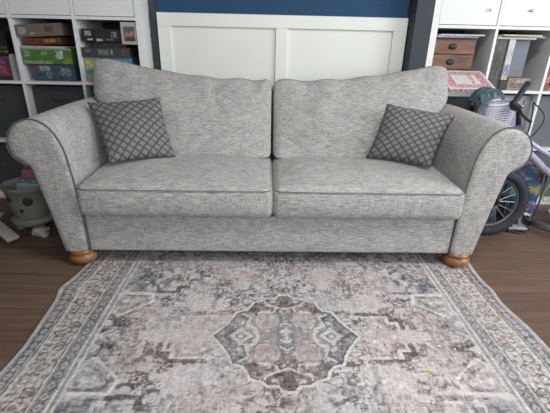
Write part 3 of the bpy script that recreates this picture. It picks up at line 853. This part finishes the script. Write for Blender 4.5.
# ------------------------------------------------------------------ bicycle behind the right arm
M['silver_lilac'] = plain('lilac_frame_paint', rgb(186, 178, 206), .25, .3, var=.04)
M['purple'] = plain('purple_frame_paint', rgb(112, 84, 150), .3, .2, var=.06)
M['basket'] = plain('lilac_basket_plastic', rgb(206, 204, 222), .5, var=.04)
M['teal'] = plain('teal_strap', rgb(56, 84, 88), .8, var=.15, scale=40)
M['lime'] = plain('lime_cable', rgb(150, 156, 84), .5)
bike = thing('bicycle', "child's bicycle with lilac basket and black tyre behind the sofa's right arm", 'bicycle', (1.25, -.40, 0))
def wheel(cx, cy, r, yaw):
    Rm = Matrix.Rotation(yaw, 3, 'Z')
    P3 = lambda a, rr, off=0: Vector((cx, cy, r)) + Rm @ Vector((math.cos(a) * rr, off, math.sin(a) * rr))
    n = 60
    g = G(); tube(g, [P3(2 * PI * k / n, r - .029) for k in range(n)], .028, 12, True)
    w = obj('wheel', g, 'rubber', bike, True)
    g = G()
    for k in range(56):
        a = 2 * PI * k / 56
        for off in (-.012, .012):
            c = P3(a + (.05 if off > 0 else 0), r - .003, off); Q = Matrix.Translation(c) @ Rm.to_4x4() @ Matrix.Rotation(-a, 4, 'Y')
            box(g, -.003, .003, -.006, .006, -.005, .005, Q)
    t_ = obj('tread', g, 'rubber', w); t_['kind'] = 'stuff'
    g = G(); tube(g, [P3(2 * PI * k / n, r - .058) for k in range(n)], .008, 8, True); obj('rim', g, 'rim_grey', w, True)
    for k in range(16):
        a = 2 * PI * k / 16; g = G(); tube(g, [P3(a + .3, .015, .012 * (-1) ** k), P3(a, r - .058)], .0016, 5); obj('spoke', g, 'steel', w)
    g = G(); tube(g, [P3(0, 0, -.03), P3(0, 0, .03)], .016, 12); obj('hub', g, 'steel', w, True)
wheel(1.190, -.462, .197, .02)
wheel(2.02, -.30, .212, .1)
def part_tube(name, pts, r, mat, n=10, par=None, sm=3):
    g = G(); tube(g, smooth_path(pts, sm) if sm > 1 else pts, r, n); return obj(name, g, mat, par or bike, True)
for s in (-.042, .042):
    part_tube('fork_blade', [(1.190, -.462 + s, .197), (1.212, -.440 + s, .33), (1.245, -.412 + s * .9, .46)], .009, 'black')
part_tube('fork_crown', [(1.245, -.455, .462), (1.247, -.37, .462)], .013, 'black', sm=1)
part_tube('head_tube', [(1.247, -.410, .465), (1.285, -.375, .60)], .020, 'purple', sm=1)
part_tube('down_tube', [(1.262, -.40, .525), (1.375, -.385, .452), (1.53, -.365, .338), (1.74, -.32, .22)], .019, 'silver_lilac')
part_tube('top_tube', [(1.275, -.39, .572), (1.38, -.38, .505), (1.52, -.37, .432), (1.80, -.33, .31)], .013, 'silver_lilac')
part_tube('chain_stay', [(1.74, -.32, .24), (2.02, -.30, .212)], .010, 'purple', sm=1)
part_tube('steering_stem', [(1.280, -.375, .60), (1.272, -.355, .69)], .013, 'black', sm=1)
part_tube('handlebar', [(1.190, -.46, .712), (1.225, -.43, .690), (1.245, -.38, .684), (1.240, -.34, .695), (1.285, -.31, .745), (1.338, -.27, .800)], .011, 'black')
for pts in ([(1.246, -.337, .702), (1.285, -.31, .745), (1.344, -.265, .806)], [(1.200, -.455, .706), (1.180, -.465, .716), (1.155, -.475, .730)]):
    part_tube('grip', pts, .0155, 'black')
part_tube('brake_lever', [(1.265, -.36, .69), (1.262, -.42, .66), (1.30, -.44, .63)], .007, 'black')
part_tube('brake_lever', [(1.31, -.33, .72), (1.285, -.37, .70), (1.255, -.40, .705)], .007, 'steel')
part_tube('brake_cable', [(1.31, -.40, .725), (1.36, -.44, .66), (1.33, -.45, .58), (1.27, -.45, .52)], .0035, 'black', 6, sm=6)
part_tube('brake_cable', [(1.31, -.40, .725), (1.28, -.46, .67), (1.275, -.47, .58), (1.25, -.45, .50)], .0035, 'black', 6, sm=6)
# woven basket hanging in front of the bars
g = G(); bc = Vector((1.212, -.262, .0)); BZ = -.022
def bq(u, z, k=1.):      # rounded rectangle ring
    tw = .80 + .20 * (z - .585) / .135
    c, s = math.cos(u), math.sin(u)
    ax, ay = .092 * tw, .060 * tw
    e = .55
    x_ = math.copysign(abs(c) ** e, c) * ax * k; y_ = math.copysign(abs(s) ** e, s) * ay * k
    rz = .25
    return (bc.x + x_ * math.cos(rz) - y_ * math.sin(rz), bc.y + x_ * math.sin(rz) + y_ * math.cos(rz), z + BZ + x_ * .10)
for z in [.585 + .0135 * i for i in range(11)]:
    tube(g, [bq(2 * PI * k / 48, z + .0025 * (-1) ** k, 1 + .02 * (-1) ** k) for k in range(48)], .0045, 5, True)
for k in range(40):
    tube(g, [bq(2 * PI * k / 40, .583), bq(2 * PI * k / 40, .722)], .0036, 4)
bs = obj('basket', g, 'basket', bike, True)
g = G(); tube(g, [bq(2 * PI * k / 48, .724) for k in range(48)], .007, 6, True); obj('rim_band', g, 'basket', bs, True)
g = G(); g.add([bq(2 * PI * k / 24, .584, .97) for k in range(24)], [tuple(range(24))]); obj('basket_floor', g, 'basket', bs)
# teal straps draped over the basket
helm = thing('strap_bundle', 'teal webbing straps draped over the lilac bicycle basket', 'strap', (1.09, -.25, .72))
def ribbon(name, pts, w, th, mat, par, tw=0.):
    P_ = smooth_path(pts, 7); g = G(); N = len(P_)
    for i, p in enumerate(P_):
        t = (P_[min(i + 1, N - 1)] - P_[max(i - 1, 0)]).normalized()
        up_ = Vector((.25, -.9, .35 + tw * math.sin(i * .5))); sd = t.cross(up_).normalized(); nn = sd.cross(t).normalized()
        g.v += [p + sd * w + nn * th, p - sd * w + nn * th, p - sd * w - nn * th, p + sd * w - nn * th]
    for i in range(N - 1):
        for k in range(4): a = i * 4 + k; b = i * 4 + (k + 1) % 4; g.f.append((a, b, b + 4, a + 4))
    g.f += [(0, 1, 2, 3), tuple(4 * N - 4 + k for k in (3, 2, 1, 0))]
    return obj(name, g, mat, par, bevel=.001)
for pts in ([(1.035, -.30, .695), (1.040, -.31, .745), (1.075, -.31, .790), (1.105, -.31, .770), (1.125, -.31, .72)],
            [(1.060, -.32, .70), (1.075, -.32, .735), (1.105, -.32, .785), (1.145, -.31, .790), (1.165, -.30, .74)],
            [(1.030, -.27, .715), (1.06, -.27, .775), (1.115, -.27, .802), (1.165, -.27, .785), (1.175, -.28, .735)],
            [(1.020, -.29, .730), (1.055, -.31, .742), (1.10, -.32, .735), (1.15, -.31, .742)],
            [(1.065, -.33, .775), (1.070, -.34, .74), (1.095, -.34, .71), (1.12, -.33, .70)],
            [(1.14, -.28, .80), (1.19, -.29, .79), (1.225, -.30, .765), (1.235, -.30, .735)]):
    pts = [(1.108 + (a - 1.108) * .8, b, .735 + (c - .752) * .8) for a, b, c in pts]
    ribbon('strap', pts, .0115, .0016, 'teal', helm, .5)
# lime cable lock
g = G(); tube(g, smooth_path([(1.56, -.39, .44), (1.52, -.42, .40), (1.535, -.42, .34), (1.50, -.43, .28), (1.49, -.42, .22), (1.52, -.42, .19), (1.555, -.42, .22), (1.56, -.41, .30), (1.59, -.40, .37), (1.62, -.38, .40)], 6), .004, 8)
part = obj('lock_cable', g, 'lime', bike, True)

# ------------------------------------------------------------------ blue patterned backpack
def camo(p):
    n = mnoise.noise(p * 13 + Vector((4, 1, 2))); k = mnoise.noise(p * 16 + Vector((9, 5, 7))); j = mnoise.noise(p * 34)
    c = (52, 80, 118)
    if n > .08: c = (92, 134, 140)
    if n > .30: c = (62, 112, 120)
    if k > .22: c = (52, 58, 74)
    if k < -.26: c = (150, 128, 72)
    if j > .42: c = (150, 88, 98)
    return c
g = G(); g.col = []
U, V, F = roundbox(.105, .065, .185, .055, 30, 14, 44)
Rz = Matrix.Rotation(-.12, 3, 'Z') @ Matrix.Rotation(.05, 3, 'Y')
for u, p in zip(U, V):
    q = Vector((p.x * (1 - .12 * max(0, u.z)), p.y * (1 + .25 * (1 - u.z ** 2)), p.z))
    q += Vector((1, 1, 1)) * mnoise.noise(p * 12) * .006
    g.v.append(tuple(Rz @ q + Vector((1.468, -.245, .192)))); g.col.append(rgb(*camo(p)))
g.f = F
pack = thing('backpack', 'blue, teal and yellow patterned backpack standing behind the bicycle wheel', 'backpack', (1.468, -.245, 0))
obj('body', g, 'attr', pack, True, recalc=False)
zipm = plain('dark_zip', rgb(60, 76, 104), .7)
g = G(); tube(g, smooth_path([(1.37, -.315, .06), (1.365, -.318, .2), (1.375, -.318, .31), (1.42, -.325, .365), (1.50, -.335, .362), (1.545, -.335, .31), (1.552, -.335, .2), (1.55, -.33, .06)], 5), .005, 6)
obj('zip', g, zipm, pack, True)
U, V, F = roundbox(.068, .022, .055, .02, 16, 8, 14)
g = G(); g.col = []
for u, p in zip(U, V):
    g.v.append(tuple(Rz @ (p + Vector((.005, -.080, -.085))) + Vector((1.468, -.245, .192)))); g.col.append(rgb(*camo(p + Vector((.3, .1, 0)))))
g.f = F; obj('front_pocket', g, 'attr', pack, True, recalc=False)
g = G(); tube(g, smooth_path([(1.44, -.245, .372), (1.445, -.245, .40), (1.485, -.245, .402), (1.49, -.245, .372)], 5), .008, 8); obj('handle', g, zipm, pack, True)
part_tube('shoulder_strap', [(1.40, -.18, .35), (1.385, -.145, .25), (1.38, -.15, .1)], .014, zipm, 8, pack)
# backpack behind, seen through the spokes
o = printed_box('toy_box', 1.10, 1.335, -.30, -.12, 0, .20, patches((70, 110, 150), [(.55, 1, .45, 1, (196, 160, 90), .75), (.6, .9, .2, .45, (60, 70, 100), .6), (.1, .5, .3, .8, (120, 150, 160), .5), (0, 1, 0, .18, (60, 80, 70), .8)], 12, 51), (70, 96, 120), nx=24, nz=20)
tag(o, 'blue and orange printed box seen through the bicycle spokes', 'box')

# ------------------------------------------------------------------ kick scooter lying by the right edge
M['pale_deck'] = plain('pale_grey_plastic', rgb(176, 178, 182), .5, var=.06)
sc = thing('kick_scooter', 'silver kick scooter lying on the floor at the right edge', 'scooter', (1.62, -.45, 0))
obj('deck', box(G(), -.030, .13, -.055, .055, 0, .018, Matrix.Translation((1.67, -.34, .055)) @ Matrix.Rotation(-.25, 4, 'Z') @ Matrix.Rotation(.35, 4, 'X')), 'pale_deck', sc, bevel=.006)
part_tube('steering_tube', [(1.490, -.352, .045), (1.60, -.56, .042), (1.78, -.86, .038)], .021, 'steel', 14, sc, 1)
part_tube('clamp', [(1.487, -.357, .045), (1.500, -.380, .045)], .028, 'black', 14, sc, 1)
g = G(); tube(g, [(1.478 + .028 * math.cos(a), -.350, .045 + .035 * math.sin(a)) for a in [2 * PI * k / 20 for k in range(20)]], .010, 8, True)
obj('wheel', g, 'pale_deck', sc, True)
part_tube('brake', [(1.50, -.41, .07), (1.475, -.40, .055), (1.46, -.36, .075)], .006, 'black', 8, sc)
# flat pale toy base on the floor below the backpack
o = obj('foam_tile', box(G(), -.07, .07, -.045, .045, 0, .014, Matrix.Translation((1.405, -.365, .001)) @ Matrix.Rotation(-.1, 4, 'Z')), 'pale_deck', bevel=.004)
tag(o, 'small pale grey tile on the floor below the backpack', 'tile')
g = G(); tube(g, smooth_path([(1.27, -.375, .006), (1.33, -.41, .006), (1.40, -.42, .006), (1.45, -.435, .006), (1.40, -.45, .006), (1.34, -.43, .012), (1.42, -.43, .012), (1.47, -.42, .006)], 6), .0055, 7)
tag(obj('cable', g, 'black', None, True), 'dark tangled cable on the floor beside the bicycle wheel', 'cable')

# ------------------------------------------------------------------ toy bin left of the sofa
M['bin'] = plain('grey_green_plastic', rgb(128, 130, 122), .6, var=.06, scale=25)
M['bin_dark'] = plain('dark_print', rgb(46, 50, 48), .7)
M['pale'] = plain('pale_plastic', rgb(176, 172, 168), .6, var=.1, scale=30)
BX, BY = -1.345, -.40
tb = thing('toy_bin', 'grey round bin with dark eye marks, left of the sofa', 'bin', (BX, BY, 0))
g = G(); lathe(g, [(.084, .070), (.089, .078), (.099, .14), (.114, .232), (.121, .236), (.121, .248), (.115, .248), (.108, .232), (.092, .14), (.080, .084), (.001, .08)], (BX, BY, 0), 40)
bb = obj('bin_body', g, 'bin', tb, True)
g = G(); tube(g, [(BX + .118 * math.cos(a), BY + .118 * math.sin(a), .248) for a in [2 * PI * k / 40 for k in range(40)]], .006, 8, True); obj('rim', g, 'bin', bb, True)
for a, z, r in ((-2.05, .190, .015), (-1.15, .180, .024), (-1.55, .125, .010)):
    rr = .088 + (z - .08) * .165
    Q = Matrix.Rotation(a, 4, 'Z') @ Matrix.Rotation(PI / 2, 4, 'Y')
    obj('eye_mark', lathe(G(), [(r, -.004), (r, .004), (r * .7, .007), (.001, .008)], (BX + (rr + .001) * math.cos(a), BY + (rr + .001) * math.sin(a), z), 18, Q), 'bin_dark', bb, True)
g = G(); lathe(g, [(.100, .030), (.110, .040), (.114, .060), (.106, .070), (.08, .074)], (BX, BY, 0), 36); obj('base_ring', g, 'bin', tb, True)
for k in range(4):
    a = PI / 4 + k * PI / 2; g = G(); lathe(g, [(.020, 0), (.026, .012), (.026, .026), (.018, .036)], (BX + .075 * math.cos(a), BY + .075 * math.sin(a), 0), 16); obj('foot', g, 'bin', tb, True)
o = printed_box('toy_box', -.055, .055, -.04, .04, 0, .001, lambda u, v: (0, 0, 0), (0, 0, 0)) if False else None
for (cx, cy, z, c, lb, hx) in ((-1.345, -.35, .255, 'pink', 'pink toy block on top of the toy bin', .045), (-1.33, -.425, .205, 'sky', 'pale blue toy block leaning inside the toy bin', .052)):
    M[c] = plain(c + '_plastic', rgb(140, 96, 106) if c == 'pink' else rgb(138, 158, 168), .5)
    Q = Matrix.Translation((cx, cy, z)) @ Matrix.Rotation(.35, 4, 'Z') @ Matrix.Rotation(.2, 4, 'Y')
    t = thing('toy_block', lb, 'toy', (cx, cy, z), 'toy blocks in the bin')
    obj('block', box(G(), -hx, hx, -.035, .035, 0, .062, Q), c, t, bevel=.008)
    for dx in (-.025, .025):
        obj('stud', lathe(G(), [(.012, 0), (.012, .008), (.010, .010), (.001, .010)], tuple(Q @ Vector((dx, 0, .062))), 14), c, t, True)
o = obj('filler_toy', lathe(G(), [(.05, 0), (.065, .02), (.078, .05), (.07, .08), (.03, .09), (.001, .092)], (BX, BY, .086), 20), 'bin_dark', None, True)
tag(o, 'dark soft toy filling the toy bin', 'toy')
# pale slanted board and odds and ends on the floor
o = obj('toy_ramp', box(G(), -.125, .105, -.030, .030, 0, .018, Matrix.Translation((-1.415, -.580, .050)) @ Matrix.Rotation(-.55, 4, 'Z') @ Matrix.Rotation(.28, 4, 'Y')), 'pale', bevel=.004)
tag(o, 'pale slanted board lying in front of the toy bin', 'toy')
M['pale_toy'] = plain('whitish_toy', rgb(170, 166, 164), .7, var=.2, scale=40)
for k, (x, y, r) in enumerate(((-1.235, -.535, .034), (-1.275, -.515, .026))):
    g = G(); U, V, F = roundbox(r, r * .8, r * .7, r * .5, 10, 10, 10)
    for p in V:
        q = p * (1 + .35 * mnoise.noise(p * 40 + Vector((k, 0, 0)))); g.v.append((x + q.x, y + q.y, r * .72 + q.z))
    g.f = F; o = obj('soft_toy', g, 'pale_toy', None, True)
    tag(o, ['whitish crumpled toy on the floor touching the sofa arm', 'whitish crumpled toy between the bin and the other one'][k], 'toy', 'whitish toys beside the bin')
o = obj('paper_sheet', box(G(), -.11, .06, -.06, .06, 0, .004, Matrix.Translation((-1.66, -.32, .001)) @ Matrix.Rotation(.3, 4, 'Z')), 'paper')
tag(o, 'white sheet on the floor at the left edge', 'paper')
M['dusky'] = plain('dusky_pink', rgb(120, 90, 92), .7)
g = G(); tube(g, smooth_path([(-1.72, -.22, .04), (-1.62, -.24, .07), (-1.53, -.30, .085)], 4), [.016] * 9, 8)
tag(obj('plush_limb', g, 'dusky', None, True), 'dusky pink toy limb beside the toy bin', 'toy')

# ------------------------------------------------------------------ camera
f, pitch, yaw, roll = 386.7, .3998, -.0264, .0226
cy_, sy_, cp, sp = math.cos(yaw), math.sin(yaw), math.cos(pitch), math.sin(pitch)
fwd = Vector((-sy_ * cp, cy_ * cp, -sp)); r0 = Vector((cy_, sy_, 0)); u0 = r0.cross(fwd)
cr, sr = math.cos(roll), math.sin(roll)
right = cr * r0 + sr * u0; up = -sr * r0 + cr * u0
cam = bpy.data.cameras.new('camera'); co = bpy.data.objects.new('camera', cam); COL.objects.link(co)
cam.sensor_fit = 'HORIZONTAL'; cam.sensor_width = 36; cam.lens = f / 550 * 36; cam.clip_start = .05
mw = Matrix((right, up, -fwd)).transposed().to_4x4(); mw.translation = Vector((-.05, -2.4016, .9756))
co.matrix_world = mw
S.camera = co

# ------------------------------------------------------------------ light
def area(name, loc, target, sx, sy, power, col):
    l = bpy.data.lights.new(name, 'AREA'); l.shape = 'RECTANGLE'; l.size = sx; l.size_y = sy; l.energy = power; l.color = col
    o = bpy.data.objects.new(name, l); COL.objects.link(o); o.location = loc
    o.rotation_euler = (Vector(target) - Vector(loc)).to_track_quat('-Z', 'Y').to_euler(); return o
area('window_daylight', (XR + .02, (WY0 + WY1) / 2, (WZ0 + WZ1) / 2), (XR - 1, (WY0 + WY1) / 2, (WZ0 + WZ1) / 2 - .25), WY1 - WY0, WZ1 - WZ0, 80, (.93, .97, 1))
area('window_daylight', ((FX0 + FX1) / 2, YF - .02, (FZ0 + FZ1) / 2), ((FX0 + FX1) / 2, YF + 1, (FZ0 + FZ1) / 2 - .3), FX1 - FX0, FZ1 - FZ0, 44, (.95, .98, 1))
fill_lamp = thing('added_ceiling_light', 'round white ceiling fixture added as overhead fill above the rug', 'added fill light', (.5, -1.7, ZC - .07))  # unseen fixture, added to brighten the arms and rug from above
obj('mount', lathe(G(), [(.20, ZC - .03), (.20, ZC - .001)], (.5, -1.7, 0), 32), 'white', fill_lamp, True)
dm, dnt, db = base_mat('fill_diffuser', .5); db.inputs['Emission Color'].default_value = (1, .98, .95, 1); db.inputs['Emission Strength'].default_value = 3
obj('diffuser', lathe(G(), [(.05, ZC - .07), (.17, ZC - .06), (.20, ZC - .032)], (.5, -1.7, 0), 32), dm, fill_lamp, True)
area('ceiling_fill', (.5, -1.7, ZC - .075), (.5, -1.7, 0), .36, .36, 26, (1, .98, .95))  # overhead fill that goes with the added fixture
w = bpy.data.worlds.new('world'); S.world = w; w.use_nodes = True
w.node_tree.nodes['Background'].inputs[0].default_value = (.85, .92, 1, 1); w.node_tree.nodes['Background'].inputs[1].default_value = .6
for o in bpy.data.objects:
    if '_o' in o: del o['_o']
S.view_settings.view_transform = 'Standard'; S.view_settings.look = 'None'; S.view_settings.gamma = 1
S.view_settings.exposure = 0.0; S.view_settings.use_curve_mapping = False
